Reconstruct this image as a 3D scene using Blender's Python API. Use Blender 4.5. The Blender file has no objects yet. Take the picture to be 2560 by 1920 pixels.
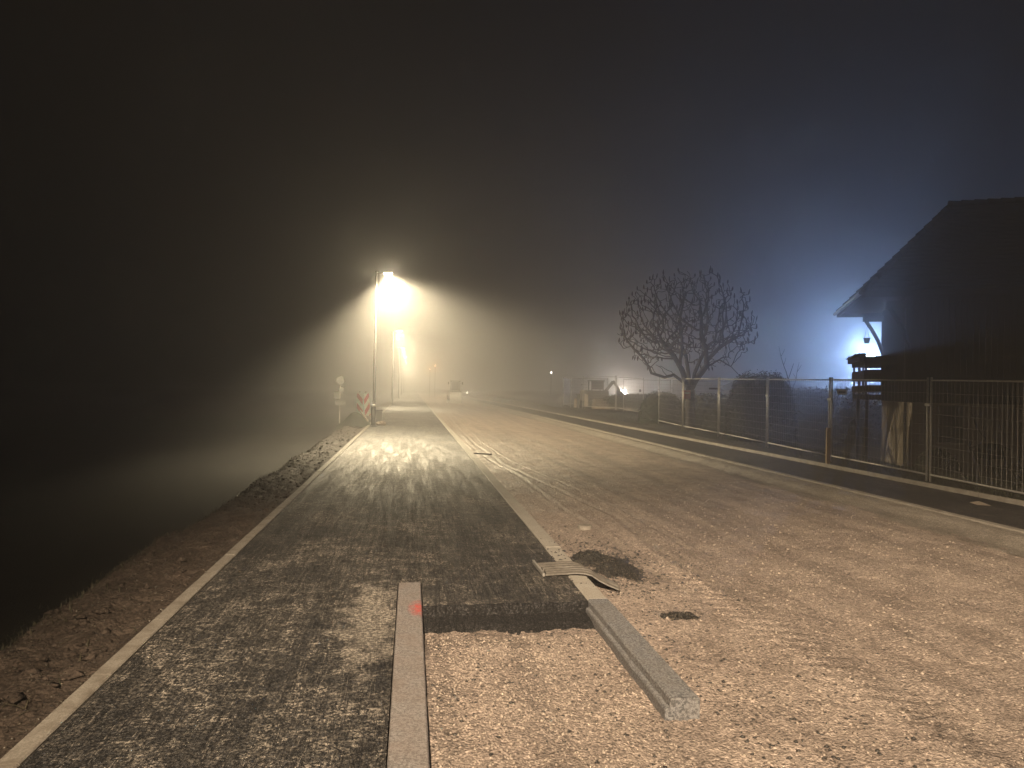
import bpy, math, random
import numpy as np
from mathutils import Vector, Matrix
random.seed(7); rng = np.random.default_rng(7)
sc = bpy.context.scene
C = sc.collection
R_ = math.radians

# ------------------------------------------------------------------ helpers
class MB:
    """collects primitives into one mesh"""
    def __init__(s): s.v = []; s.f = []; s.m = []
    def add(s, vs, fs, mi=0):
        b = len(s.v); s.v += [tuple(map(float, q)) for q in vs]
        s.f += [tuple(b + i for i in f) for f in fs]; s.m += [mi] * len(fs); return s
    def box(s, x0, x1, y0, y1, z0, z1, mi=0):
        return s.add([(x0,y0,z0),(x1,y0,z0),(x1,y1,z0),(x0,y1,z0),(x0,y0,z1),(x1,y0,z1),(x1,y1,z1),(x0,y1,z1)],
              [(0,3,2,1),(4,5,6,7),(0,1,5,4),(1,2,6,5),(2,3,7,6),(3,0,4,7)], mi)
    def obox(s, c, ax, ay, az, mi=0):
        c, ax, ay, az = map(Vector, (c, ax, ay, az)); vs = []
        for k in (-1, 1):
            for i, j in ((-1,-1),(1,-1),(1,1),(-1,1)): vs.append(c + ax*i + ay*j + az*k)
        return s.add(vs, [(0,3,2,1),(4,5,6,7),(0,1,5,4),(1,2,6,5),(2,3,7,6),(3,0,4,7)], mi)
    def bar(s, a, b, w, h, up=(0,0,1), mi=0):
        a, b = Vector(a), Vector(b); d = (b-a); dn = d.normalized(); u = Vector(up)
        sd = dn.cross(u)
        if sd.length < 1e-4: sd = dn.cross(Vector((1,0,0)))
        sd.normalize(); u = sd.cross(dn)
        return s.obox((a+b)/2, d/2, sd*w/2, u*h/2, mi)
    def tube(s, pts, r, n=8, mi=0, cap=True):
        pts = [Vector(p) for p in pts]; rs = r if isinstance(r, (list, tuple)) else [r]*len(pts)
        b = len(s.v); prev = None
        for i, p in enumerate(pts):
            d = (pts[min(i+1, len(pts)-1)] - pts[max(i-1, 0)]).normalized()
            if prev is None:
                sd = d.cross(Vector((0,0,1)))
                if sd.length < 1e-3: sd = d.cross(Vector((0,1,0)))
            else: sd = prev - d*prev.dot(d)
            sd.normalize(); prev = sd; up = d.cross(sd)
            for k in range(n):
                a = 2*math.pi*k/n; s.v.append(tuple(p + (sd*math.cos(a) + up*math.sin(a))*rs[i]))
        for i in range(len(pts)-1):
            for k in range(n):
                s.f.append((b+i*n+k, b+i*n+(k+1)%n, b+(i+1)*n+(k+1)%n, b+(i+1)*n+k)); s.m.append(mi)
        if cap:
            s.f.append(tuple(b+k for k in range(n))[::-1]); s.m.append(mi)
            s.f.append(tuple(b+(len(pts)-1)*n+k for k in range(n))); s.m.append(mi)
        return s
    def lathe(s, prof, c=(0,0,0), n=20, mi=0):
        b = len(s.v)
        for r, z in prof:
            for k in range(n):
                a = 2*math.pi*k/n; s.v.append((c[0]+r*math.cos(a), c[1]+r*math.sin(a), c[2]+z))
        for i in range(len(prof)-1):
            for k in range(n):
                s.f.append((b+i*n+k, b+i*n+(k+1)%n, b+(i+1)*n+(k+1)%n, b+(i+1)*n+k)); s.m.append(mi)
        s.f.append(tuple(b+k for k in range(n))[::-1]); s.m.append(mi)
        s.f.append(tuple(b+(len(prof)-1)*n+k for k in range(n))); s.m.append(mi)
        return s
    def build(s, name, mats, parent=None, smooth=False, bevel=0):
        me = bpy.data.meshes.new(name); me.from_pydata(s.v, [], s.f)
        if not isinstance(mats, (list, tuple)): mats = [mats]
        for m in mats: me.materials.append(m)
        if len(mats) > 1: me.polygons.foreach_set('material_index', s.m)
        if smooth: me.polygons.foreach_set('use_smooth', [True]*len(me.polygons))
        me.update(); o = bpy.data.objects.new(name, me); C.objects.link(o)
        if parent: o.parent = parent
        if bevel:
            b = o.modifiers.new('bevel', 'BEVEL'); b.width = bevel; b.segments = 2; b.limit_method = 'ANGLE'
        return o
def npmesh(name, V, F, mat, smooth=True, parent=None, nv=4):
    me = bpy.data.meshes.new(name)
    V = np.asarray(V, np.float32); F = np.asarray(F, np.int32)
    me.vertices.add(len(V)); me.vertices.foreach_set('co', V.ravel())
    me.loops.add(F.size); me.loops.foreach_set('vertex_index', F.ravel())
    me.polygons.add(len(F)); me.polygons.foreach_set('loop_start', np.arange(len(F), dtype=np.int32)*F.shape[1])
    me.polygons.foreach_set('loop_total', np.full(len(F), F.shape[1], np.int32))
    me.materials.append(mat); me.update(calc_edges=True); me.validate()
    if smooth: me.polygons.foreach_set('use_smooth', [True]*len(me.polygons))
    o = bpy.data.objects.new(name, me); C.objects.link(o)
    if parent: o.parent = parent
    return o
def grid(name, xs, ys, zf, mat, smooth=True, keep=None):
    xs = np.asarray(xs, float); ys = np.asarray(ys, float)
    X, Y = np.meshgrid(xs, ys); Z = zf(X, Y)
    n, m = X.shape; V = np.stack([X, Y, Z], -1).reshape(-1, 3)
    i, j = np.meshgrid(np.arange(n-1), np.arange(m-1), indexing='ij'); a = (i*m+j).ravel()
    F = np.stack([a, a+1, a+m+1, a+m], -1)
    return npmesh(name, V, F, mat, smooth)
def empty(name, loc, label, cat, group=None, rz=0):
    o = bpy.data.objects.new(name, None); C.objects.link(o); o.location = loc; o.rotation_euler = (0,0,rz)
    o.empty_display_size = .1
    tag(o, label, cat, group); return o
def tag(o, label=None, cat=None, group=None, kind=None):
    if label: o['label'] = label
    if cat: o['category'] = cat
    if group: o['group'] = group
    if kind: o['kind'] = kind
    return o
def struct(o): o['kind'] = 'structure'; return o
def copy_tree(o, parent=None):
    c = o.copy(); C.objects.link(c); c.parent = parent
    for ch in list(o.children):
        copy_tree(ch, c)
    return c
# value noise
_P = rng.random((256, 256))
def vn(x, y, s, seed=0):
    x = np.asarray(x)*s + seed*17.31; y = np.asarray(y)*s + seed*7.77
    xi = np.floor(x).astype(int); yi = np.floor(y).astype(int); fx = x-xi; fy = y-yi
    fx = fx*fx*(3-2*fx); fy = fy*fy*(3-2*fy)
    g = lambda a, b: _P[a % 256, b % 256]
    return (g(xi,yi)*(1-fx)+g(xi+1,yi)*fx)*(1-fy)+(g(xi,yi+1)*(1-fx)+g(xi+1,yi+1)*fx)*fy - .5
def sst(x, a, b): t = np.clip((x-a)/(b-a), 0, 1); return t*t*(3-2*t)

# ------------------------------------------------------------------ materials
class NT:
    def __init__(s, name):
        s.m = bpy.data.materials.new(name); s.m.use_nodes = True; s.t = s.m.node_tree
        s.b = s.t.nodes['Principled BSDF']; s.co = s.t.nodes.new('ShaderNodeTexCoord').outputs['Object']
    def n(s, ty, **k):
        n = s.t.nodes.new(ty)
        for a, b in k.items(): setattr(n, a, b)
        return n
    def L(s, a, b): s.t.links.new(a, b)
    def mapc(s, sc_=(1,1,1), rot=(0,0,0)):
        m = s.n('ShaderNodeMapping'); m.inputs['Scale'].default_value = sc_; m.inputs['Rotation'].default_value = rot
        s.L(s.co, m.inputs[0]); return m.outputs[0]
    def noise(s, scale, detail=4, rough=.6, co=None, dist=0):
        n = s.n('ShaderNodeTexNoise'); n.inputs['Scale'].default_value = scale; n.inputs['Detail'].default_value = detail
        n.inputs['Roughness'].default_value = rough; n.inputs['Distortion'].default_value = dist
        s.L(co or s.co, n.inputs['Vector']); return n.outputs['Fac']
    def vor(s, scale, co=None, out='Distance', feature='F1'):
        n = s.n('ShaderNodeTexVoronoi'); n.feature = feature; n.inputs['Scale'].default_value = scale
        s.L(co or s.co, n.inputs['Vector']); return n.outputs[out]
    def ramp(s, f, stops):
        r = s.n('ShaderNodeValToRGB'); e = r.color_ramp.elements
        while len(e) < len(stops): e.new(.5)
        for i, (p, c) in enumerate(stops):
            e[i].position = p; e[i].color = (c, c, c, 1) if isinstance(c, (int, float)) else (*c, 1)
        s.L(f, r.inputs[0]); return r.outputs[0]
    def mix(s, f, a, b, bt='MIX'):
        m = s.n('ShaderNodeMix', data_type='RGBA', blend_type=bt)
        for i, v in ((0, f), (6, a), (7, b)):
            if isinstance(v, (int, float)): m.inputs[i].default_value = v if i == 0 else (v, v, v, 1)
            elif isinstance(v, tuple): m.inputs[i].default_value = (*v, 1)
            else: s.L(v, m.inputs[i])
        return m.outputs[2]
    def math(s, op, a, b=0., c=None):
        m = s.n('ShaderNodeMath', operation=op)
        for i, v in enumerate((a, b, c)):
            if v is None: continue
            if isinstance(v, (int, float)): m.inputs[i].default_value = v
            else: s.L(v, m.inputs[i])
        return m.outputs[0]
    def attr(s, name):
        a = s.n('ShaderNodeAttribute'); a.attribute_name = name; return a.outputs['Fac']
    def bump(s, h, st=.3, dist=.01):
        b = s.n('ShaderNodeBump'); b.inputs['Strength'].default_value = st; b.inputs['Distance'].default_value = dist
        s.L(h, b.inputs['Height']); s.L(b.outputs[0], s.b.inputs['Normal']); return b
    def col(s, c):
        if isinstance(c, tuple): s.b.inputs['Base Color'].default_value = (*c, 1)
        else: s.L(c, s.b.inputs['Base Color'])
    def rough(s, r):
        if isinstance(r, (int, float)): s.b.inputs['Roughness'].default_value = r
        else: s.L(r, s.b.inputs['Roughness'])
def simple(name, c, c2=None, r=.6, metal=0, scale=12, bump=.1, spec=.5, stretch=(1,1,1)):
    t = NT(name); c2 = c2 or tuple(q*.7 for q in c)
    co = t.mapc(stretch); f = t.noise(scale, 5, .6, co)
    t.col(t.mix(t.ramp(f, [(.35, 0.), (.65, 1.)]), c, c2)); t.rough(r)
    t.b.inputs['Metallic'].default_value = metal; t.b.inputs['Specular IOR Level'].default_value = spec
    if bump: t.bump(t.noise(scale*4, 4, .6, co), bump, .01)
    return t.m
def emis(name, c, st):
    t = NT(name); t.col((.8,.8,.8)); t.b.inputs['Emission Color'].default_value = (*c, 1)
    t.b.inputs['Emission Strength'].default_value = st; t.m.cycles.emission_sampling = 'NONE'; return t.m

def m_asphalt(name, dust=.5, wet=True):
    t = NT(name)
    agg = t.vor(110, out='Color'); sep = t.n('ShaderNodeSeparateColor'); t.L(agg, sep.inputs[0])
    base = t.mix(t.ramp(sep.outputs[0], [(.0, 0.), (.62, .1), (.9, .6), (1., 1.)]), (.007,.0068,.0070), (.075,.071,.069))
    big = t.noise(.75, 7, .70, t.mapc((1, .7, 1)), .35)
    mid = t.noise(4.2, 7, .78, t.mapc((1, 1.5, 1), (0,0,.35)), .5)
    d = t.math('ADD', t.math('MULTIPLY', big, .5), t.math('MULTIPLY', mid, .5))
    dm = t.ramp(d, [(.455-.02*dust, .03), (.51, .30), (.585, 1.)])
    g1 = t.ramp(t.noise(38, 6, .86), [(.49, 0.), (.55, 1.)]); g2 = t.ramp(t.noise(11, 7, .85), [(.44, 0.), (.56, 1.)])
    grit = t.math('MULTIPLY', g1, t.math('MULTIPLY_ADD', g2, .75, .25))
    # tyre-thin wandering tracks pressed through the dust, along the path
    st = t.noise(5.5, 4, .6, t.mapc((2.4, .10, 1), (0,0,.03)), .9)
    trk = t.ramp(st, [(.455, 0.), (.475, 1.), (.495, 0.), (.535, 0.), (.55, .9), (.565, 0.)])
    st2 = t.noise(9, 3, .55, t.mapc((2.0, .12, 1), (0,0,-.06)), .7)
    lite = t.ramp(st2, [(.56, 0.), (.575, 1.), (.59, 0.)])
    m = t.math('MULTIPLY', t.math('MULTIPLY', dm, grit), t.math('MULTIPLY_ADD', trk, -.8, 1.))
    m = t.math('ADD', m, t.math('MULTIPLY', t.math('MULTIPLY', lite, g1), .5))
    m = t.math('MINIMUM', t.math('MULTIPLY', m, dust*1.5), .95)
    t.col(t.mix(m, base, (.46,.40,.345)))
    if wet:
        wf = t.ramp(t.noise(2.6, 6, .75, t.mapc((2.2, .18, 1), (0,0,.04)), .6), [(.38, .57), (.60, .82)])
        pw = t.n('ShaderNodeVectorMath', operation='DISTANCE'); t.L(t.mapc((2.6, .62, 1)), pw.inputs[0]); pw.inputs[1].default_value = (-.27*2.6, 5.4*.62, 0)
        pm = t.ramp(t.math('ADD', pw.outputs['Value'], t.math('MULTIPLY', t.math('SUBTRACT', t.noise(5, 6, .75), .5), 2.6)), [(.25, 1.), (.75, 0.)])
        pm = t.math('MULTIPLY', pm, t.math('MULTIPLY_ADD', g1, .7, .3)); wf = t.mix(pm, wf, .22)
        m = t.math('MINIMUM', t.math('ADD', m, t.math('MULTIPLY', pm, .55)), .95); t.col(t.mix(m, base, (.46,.40,.33)))
        t.rough(t.mix(m, t.mix(t.math('MULTIPLY', g2, .4), wf, t.mix(pm, .5, .24)), t.mix(pm, .85, .4))); t.L(t.math('MULTIPLY_ADD', pm, .5, .34), t.b.inputs['Specular IOR Level'])
    else: t.rough(.88); t.b.inputs['Specular IOR Level'].default_value = .15
    h = t.math('ADD', t.math('MULTIPLY', t.vor(105), .9), t.math('MULTIPLY', t.noise(12, 6, .8, t.mapc((1.6, .5, 1))), 1.5))
    h = t.math('ADD', h, t.math('MULTIPLY', trk, -.9))
    bn = t.bump(h, .7, .007)
    if wet: t.L(t.math('MULTIPLY_ADD', pm, -.42, .7), bn.inputs['Strength'])
    return t.m
def m_gravel(name, tone=(.395,.315,.26), tone2=(.28,.22,.182), dark=.85, sc_=1., wet=True):
    t = NT(name)
    vc = t.vor(70*sc_, out='Color'); sep = t.n('ShaderNodeSeparateColor'); t.L(vc, sep.inputs[0])
    a = t.mix(t.ramp(t.noise(1.6, 6, .7, None, .4), [(.36, 0.), (.64, 1.)]), tone, tone2)
    b = t.mix(t.ramp(sep.outputs[0], [(0., 0.), (.25, .3), (.8, .55), (1., 1.)]), .45, 1.5)
    a = t.mix(1., a, b, 'MULTIPLY')
    ln = t.ramp(t.noise(3.0, 5, .6, t.mapc((1, .035, 1), (0,0,-.02)), .3), [(.40, .80), (.50, 1.02), (.60, 1.14)])
    a = t.mix(1., a, ln, 'MULTIPLY')
    # dark tarmac crumbs
    sp_ = t.ramp(t.noise(30*sc_, 6, .85), [(.35, .55), (.5, 1.), (.62, 1.25)])
    a = t.mix(1., a, sp_, 'MULTIPLY')
    cr = t.math('MULTIPLY', t.ramp(t.noise(34*sc_, 5, .8), [(.535, 0.), (.575, 1.)]), t.ramp(t.noise(1.9, 6, .75), [(.44, 0.), (.60, 1.)]))
    wt = t.attr('rut')
    a = t.mix(t.math('MULTIPLY', cr, dark), a, (.03,.026,.024))
    a = t.mix(t.math('MULTIPLY', wt, .4), a, (.24,.20,.165))
    t.col(a)
    t.rough(t.mix(wt, t.ramp(t.noise(2.3, 4, .6), [(.4, .52), (.62, .82)]), .34) if wet else .85)
    t.b.inputs['Specular IOR Level'].default_value = .5
    h = t.math('ADD', t.math('MULTIPLY', t.vor(62*sc_), -1.2), t.math('MULTIPLY', t.noise(24, 6, .75), 1.6))
    t.bump(h, .8, .012)
    return t.m
def m_soil():
    t = NT('damp_soil')
    a = t.mix(t.ramp(t.noise(3.2, 6, .7, None, .5), [(.35, 0.), (.65, 1.)]), (.05,.036,.027), (.10,.075,.058))
    vc = t.vor(55, out='Color'); sep = t.n('ShaderNodeSeparateColor'); t.L(vc, sep.inputs[0])
    a = t.mix(1., a, t.mix(sep.outputs[0], .6, 1.3), 'MULTIPLY'); t.col(a)
    t.rough(t.ramp(t.noise(9, 4, .7), [(.4, .7), (.6, .95)])); t.b.inputs['Specular IOR Level'].default_value = .25
    t.bump(t.math('ADD', t.noise(16, 7, .75), t.math('MULTIPLY', t.vor(40), -.5)), .9, .03)
    return t.m
def m_ground():
    t = NT('field_grass')
    a = t.mix(t.ramp(t.noise(.6, 8, .7), [(.38, 0.), (.62, 1.)]), (.012,.011,.008), (.020,.017,.012))
    f = t.noise(40, 4, .8, t.mapc((1, .35, 1)))
    t.col(t.mix(1., a, t.mix(f, .5, 1.4), 'MULTIPLY')); t.rough(.9); t.b.inputs['Specular IOR Level'].default_value = .25
    t.bump(f, .9, .05); return t.m
def m_granite(name, a=(.30,.285,.265), b=(.13,.125,.12), stain=(.20,.155,.11), ss=.5, red=False):
    t = NT(name)
    f = t.noise(75, 4, .85); c = t.mix(t.ramp(f, [(.45, 0.), (.55, 1.)]), a, b)
    s = t.ramp(t.noise(5, 6, .7, None, .5), [(.42, 0.), (.66, 1.)])
    c = t.mix(t.math('MULTIPLY', s, ss), c, stain)
    if red:
        g = t.n('ShaderNodeVectorMath', operation='DISTANCE'); t.L(t.mapc((1.3, .55, 1)), g.inputs[0]); g.inputs[1].default_value = (.095*1.3, 5.62*.55, 0)
        rm = t.math('MULTIPLY', t.ramp(g.outputs['Value'], [(.02, 1.), (.13, 0.)]), t.ramp(t.noise(30, 4, .7), [(.35, 0.), (.6, 1.)]))
        c = t.mix(rm, c, (.5,.04,.03))
    t.col(c); t.rough(.75); t.bump(t.math('ADD', f, t.math('MULTIPLY', t.noise(30, 5, .7), .7)), .5, .004)
    return t.m
def m_plaster():
    t = NT('house_plaster'); t.col(t.mix(t.ramp(t.noise(2.2, 6, .7), [(.35, 0.), (.7, 1.)]), (.19,.155,.115), (.135,.11,.08)))
    t.rough(.9); t.bump(t.noise(60, 5, .7), .4, .01); return t.m
def m_stripes(sgn):
    t = NT('hazard_stripes_%s' % ('falling' if sgn > 0 else 'rising'))
    s = t.n('ShaderNodeSeparateXYZ'); t.L(t.co, s.inputs[0])
    v = t.math('ADD', t.math('MULTIPLY', s.outputs[0], sgn*1.35), s.outputs[2])
    f = t.math('GREATER_THAN', t.math('FRACT', t.math('DIVIDE', t.math('ADD', v, .82), .5)), .5)
    dirt = t.ramp(t.noise(9, 5, .7), [(.35, .75), (.7, 1.)])
    t.col(t.mix(1., t.mix(f, (.72,.66,.58), (.55,.035,.03)), dirt, 'MULTIPLY')); t.rough(.35); return t.m

M = dict(
 asphalt=m_asphalt('path_asphalt', .85), asphalt2=m_asphalt('pavement_asphalt', .3, False),
 gravel=m_gravel('road_gravel'), soil=m_soil(), ground=m_ground(),
 concrete=m_granite('edging_concrete', (.32,.285,.24), (.22,.195,.16), (.12,.095,.07), .65), cut=m_asphalt('cut_asphalt', .03, False),
 granite=m_granite('grey_granite', (.24,.235,.235), (.055,.055,.058), (.17,.145,.12), .35), granite_d=m_granite('dusty_granite', (.40,.365,.315), (.28,.255,.22), (.24,.20,.155), .5),
 granite2=m_granite('stained_granite', (.27,.245,.23), (.12,.108,.10), (.20,.155,.13), .5, True),
 haunch=m_gravel('haunch_concrete', (.30,.26,.215), (.22,.185,.15), .1, 1.3),
 crumb=None, galv=simple('galvanised_steel', (.38,.36,.33), (.27,.25,.22), .45, .25, 30, .05),
 wire=simple('fence_wire', (.40,.38,.34), (.28,.26,.23), .45, .8, 30, 0),
 pole=simple('painted_pole', (.035,.033,.031), (.025,.022,.022), .5, .3, 20, .04),
 black=simple('black_iron', (.022,.02,.02), None, .35, .3, 20, .08),
 bark=simple('tree_bark', (.026,.020,.016), (.015,.012,.010), .9, 0, 25, .5, stretch=(1,1,.3)),
 cone=simple('fruit_cone', (.03,.015,.011), None, .95, 0, 60, .3),
 leaf=simple('shrub_leaf', (.022,.028,.012), (.03,.027,.013), .8, 0, 3, 0, spec=.15),
 straw=simple('dry_grass', (.075,.062,.034), (.032,.032,.018), .8, 0, 8, 0),
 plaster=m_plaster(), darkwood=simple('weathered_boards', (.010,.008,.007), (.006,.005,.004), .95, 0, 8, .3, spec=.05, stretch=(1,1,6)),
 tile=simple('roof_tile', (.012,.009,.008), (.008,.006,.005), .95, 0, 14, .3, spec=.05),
 shutter=simple('green_shutter', (.018,.03,.02), None, .6, 0, 10, .1), wood=simple('pale_timber', (.30,.215,.125), (.2,.135,.08), .8, 0, 14, .3, stretch=(1,1,.15)),
 white=simple('white_plate', (.72,.70,.66), None, .5, 0, 5, 0), red=simple('faded_red', (.5,.14,.11), None, .5, 0, 5, 0),
 grey=simple('machine_grey', (.10,.10,.095), None, .45, .2, 9, .05), yellow=simple('machine_yellow', (.075,.06,.04), (.05,.04,.028), .45, 0, 9, .05),
 glass=simple('dark_glass', (.02,.022,.025), None, .08, 0, 4, 0), slab=simple('paving_slab', (.38,.30,.23), (.26,.21,.16), .75, 0, 20, .2),
 tarp=simple('green_tarpaulin', (.022,.028,.016), (.014,.018,.011), .95, 0, 6, .3, spec=.1), rust=simple('rubber', (.03,.028,.027), None, .7, 0, 12, .2),
 brick=simple('stacked_brick', (.17,.13,.10), (.10,.075,.055), .85, 0, 18, .3), grid_=simple('grooved_metal', (.13,.115,.095), (.075,.065,.055), .5, .1, 30, .1),
 lens=emis('lamp_lens', (1., .86, .55), 260), lensb=emis('floodlight_lens', (.45, .75, 1.), 900), lensw=emis('floodlight_white', (1., .93, .82), 500),
 lenso=emis('warning_lens', (1., .36, .08), 70), lenss=emis('small_lens', (1., .9, .7), 45),
)
def m_crumb():
    t = NT('black_tarmac_crumbs'); vc = t.vor(90, out='Color'); sep = t.n('ShaderNodeSeparateColor'); t.L(vc, sep.inputs[0])
    t.col(t.mix(t.ramp(sep.outputs[0], [(0., 0.), (.8, .1), (1., 1.)]), (.012,.011,.011), (.20,.165,.12))); t.rough(.5)
    t.bump(t.math('ADD', t.vor(60), t.noise(30, 5, .8)), 1., .02); return t.m
M['crumb'] = m_crumb()

# ------------------------------------------------------------------ camera (1.75 m above the path)
H = 1.75
cam = bpy.data.objects.new('camera', bpy.data.cameras.new('camera')); C.objects.link(cam)
p, th, ro = R_(.2728), R_(8.0847), R_(1.0)
F = Vector((math.sin(th)*math.cos(p), math.cos(th)*math.cos(p), math.sin(p))); Rr = Vector((math.cos(th), -math.sin(th), 0)); U = Rr.cross(F)
Xc = Rr*math.cos(ro) + U*math.sin(ro); Yc = U*math.cos(ro) - Rr*math.sin(ro)
mw = Matrix((Xc, Yc, -F)).transposed().to_4x4(); mw.translation = (0, 0, H); cam.matrix_world = mw
cam.data.sensor_width = 36; cam.data.lens = 36*1534/2212; cam.data.clip_start = .05; cam.data.clip_end = 2000
sc.camera = cam

# ------------------------------------------------------------------ terrain
def gz(x, y):
    x = np.asarray(x, float); y = np.asarray(y, float)
    left = -.36 + .0*x - .02*sst(-x, 2.75, 3.5) - .1*sst(-x, 3.5, 12) + .05*vn(x, y, .5)*sst(-x, 2.6, 4)
    right = .02 + np.clip((y-12)*.012, -.03, .5) + .05*vn(x, y, .8) - .95*sst(x, 11.2, 15)*(1-sst(y, 30, 38))*(1-.0*y)
    return np.where(x < -1.78, left, np.where(x > 9.80, right, -.4))
gx = np.concatenate([-np.geomspace(3.6, 420, 34)[::-1], np.linspace(-3.5, -1.84, 10), [-1.79, -1.77], np.linspace(-1, 9, 6), [9.785, 9.81], np.linspace(9.95, 18, 60), np.geomspace(18.3, 420, 34)])
gy = np.concatenate([np.linspace(-25, 2, 8), np.linspace(2.3, 60, 160), np.geomspace(61, 600, 50)])
struct(grid('ground', gx, gy, gz, M['ground']))

# gravel road bed
ZR = -.12
RUTS = [([(2.35,46),(2.15,33),(2.05,24),(2.25,17),(2.75,12.5),(3.0,10),(2.9,8.2),(2.95,6.2)], .05, .022),
        ([(2.7,48),(2.5,33),(2.35,24),(2.5,18),(2.95,14),(3.25,11),(3.3,8.5),(3.2,7.6)], .035, .018),
        ([(1.95,60),(1.9,40),(1.85,28),(1.9,20),(2.3,14.6),(2.35,11),(2.5,9),(2.45,7.4),(2.6,6.2)], .045, .018),
        ([(4.0,60),(3.9,34),(4.2,20),(4.9,13),(5.6,9),(6.2,7)], .12, .010), ([(5.5,60),(5.3,34),(5.6,22),(6.3,15),(7.0,10)], .12, .009),
        ([(3.2,60),(3.1,34),(3.0,24),(3.4,17),(3.9,12),(4.2,8)], .10, .008)]
def rutf(X, Y):
    z = np.zeros_like(X); w = np.zeros_like(X)
    for pts, wd, dp in RUTS:
        pts = np.array(pts); o = np.argsort(pts[:,1]); cx = np.interp(Y, pts[o,1], pts[o,0]) + .035*vn(Y, 0*Y, 1.3, wd*90) + .012*vn(Y, 0*Y, 7, wd*70)
        inside = (Y > pts[:,1].min()) & (Y < pts[:,1].max())
        d = (X-cx)/wd; g = np.exp(-d*d)*inside; rim = np.exp(-((np.abs(d)-1.7)/.7)**2)*inside
        z += (-dp*g + dp*.7*rim)*.36; w = np.maximum(w, g*(.45 if dp > .012 else .2))
    return z, w
def road_z(X, Y):
    z, _ = rutf(X, Y)
    z = z + ZR + .02*vn(X, Y, .9, 1) + .012*vn(X, Y, 3.3, 2) + .009*vn(X, Y, 9, 3) + .007*vn(X, Y, 26, 4) + .012*vn(X, Y, 60, 5)*(Y < 14)
    # tyre tread bars printed across the loose gravel
    tr = np.exp(-((X-(2.95-.06*(Y-4)))/.20)**2)*sst(-Y, -8.2, -6.5)
    z = z + .006*tr*np.sign(np.sin((Y*1.0+.35*X)*38))
    # kneaded lumps beside the kerb further up
    z = z + .07*np.exp(-((X-2.1)/.45)**2)*sst(Y, 17, 26)*(1-sst(Y, 60, 80))*np.maximum(0, vn(X, Y*.35, 3.5, 6)+.12)
    # bedding left of the kerb stands a little higher by the centre stone
    padd = (1-sst(X, .2, 1.4))*.05 + .012*vn(X, Y, 5, 8)
    z = z + np.where((X < 1.47), padd, 0)
    # asphalt spill against the cut edge
    z = z - np.where(X < 1.47, .05*sst(Y, 4.9, 5.3)*(1-sst(X, .2, 1.4)), 0)
    # sink under the asphalt path
    z = np.where((X < 1.5) & (Y > 5.75), -.35, z)
    return z
rx = np.concatenate([np.arange(.125, 3.6, .022), np.arange(3.6, 7.75, .045)])
ry = np.concatenate([[-6, 0, 1.5], np.arange(2.2, 9, .022), np.geomspace(9, 200, 520)])
road = struct(grid('road', rx, ry, road_z, M['gravel']))
Xg, Yg = np.meshgrid(rx, ry); _, w = rutf(Xg, Yg)
at = road.data.attributes.new('rut', 'FLOAT', 'POINT'); at.data.foreach_set('value', w.ravel().astype(np.float32))

# asphalt path: thick slab with the corner in front of the kerb cut away
YE = 5.72
mb = MB()
def jag(x): return YE + .035*float(vn(x, 0., 6, 3)) + .02*float(vn(x, 0., 19, 4))
xs = list(np.linspace(.125, 1.478, 40)); top = []
ysA = [-6, 0, 2, 3, 4, 5, YE]
for a, b in zip(ysA[:-1], ysA[1:]):
    mb.add([(-1.718,a,0),(-.085,a,0),(-.085,b,0),(-1.718,b,0)], [(0,1,2,3)])
mb.add([(-1.718,YE,0),(-.085,YE,0),(-.085,6.36,0),(-1.718,6.36,0)], [(0,1,2,3)])
for a, b in zip(xs[:-1], xs[1:]):
    ja, jb = jag(a), jag(b)
    mb.add([(a,ja,-.003),(b,jb,-.003),(b,6.36,0),(a,6.36,0)], [(0,1,2,3)])
    za, zb = -.085+.015*float(vn(a,4.,9,2)), -.085+.015*float(vn(b,4.,9,2))
    mb.add([(a,ja-.025,za),(b,jb-.025,zb),(b,jb,-.003),(a,ja,-.003)], [(0,1,2,3)], 1)
    mb.add([(a,ja-.36-.16*float(vn(a,1.,4,5)),-.135),(b,jb-.36-.16*float(vn(b,1.,4,5)),-.135),(b,jb-.22,-.098),(a,ja-.22,-.098)], [(0,1,2,3)], 1)
    mb.add([(a,ja-.22,-.098),(b,jb-.22,-.098),(b,jb-.025,zb),(a,ja-.025,za)], [(0,1,2,3)], 1)
mb.add([(-1.718,6.36,0),(1.478,6.36,0),(1.478,200,0),(-1.718,200,0)], [(0,1,2,3)])
struct(mb.build('path', [M['asphalt'], M['cut']]))

# kerbs and edgings, stones with joints
def kerb(name, x0, x1, z0, z1, y0, y1, mat, L=1.0, bev=.008, jit=.003):
    mb = MB(); y = y0; k = 0
    while y < y1:
        l = L if y < 60 else 12; e = min(y+l, y1); dx = random.uniform(-jit, jit); dz = random.uniform(-jit, jit)
        b = bev
        pr = [(x0+dx, z0), (x1+dx, z0), (x1+dx, z1-b+dz), (x1-b+dx, z1+dz), (x0+b+dx, z1+dz), (x0+dx, z1-b+dz)]
        vs = [(q[0], y+.004, q[1]) for q in pr] + [(q[0], e-.004, q[1]) for q in pr]
        mb.add(vs, [(0,1,2,3,4,5), (11,10,9,8,7,6)] + [(i, i+6, (i+1)%6+6, (i+1)%6) for i in range(6)]); y = e
    return struct(mb.build(name, mat))
kerb('path_edging', -1.835, -1.725, -.3, .012, 1.5, 190, M['concrete'])
kerb('road_kerb', 1.485, 1.66, -.3, .006, 5.76, 190, M['granite_d'], 1.9, .012)
kerb('pavement_kerb', 7.84, 7.995, -.3, .006, 1, 190, M['concrete'], 1.0, .012)
kerb('pavement_edging', 9.72, 9.785, -.3, .075, 1, 190, M['concrete'])
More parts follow.
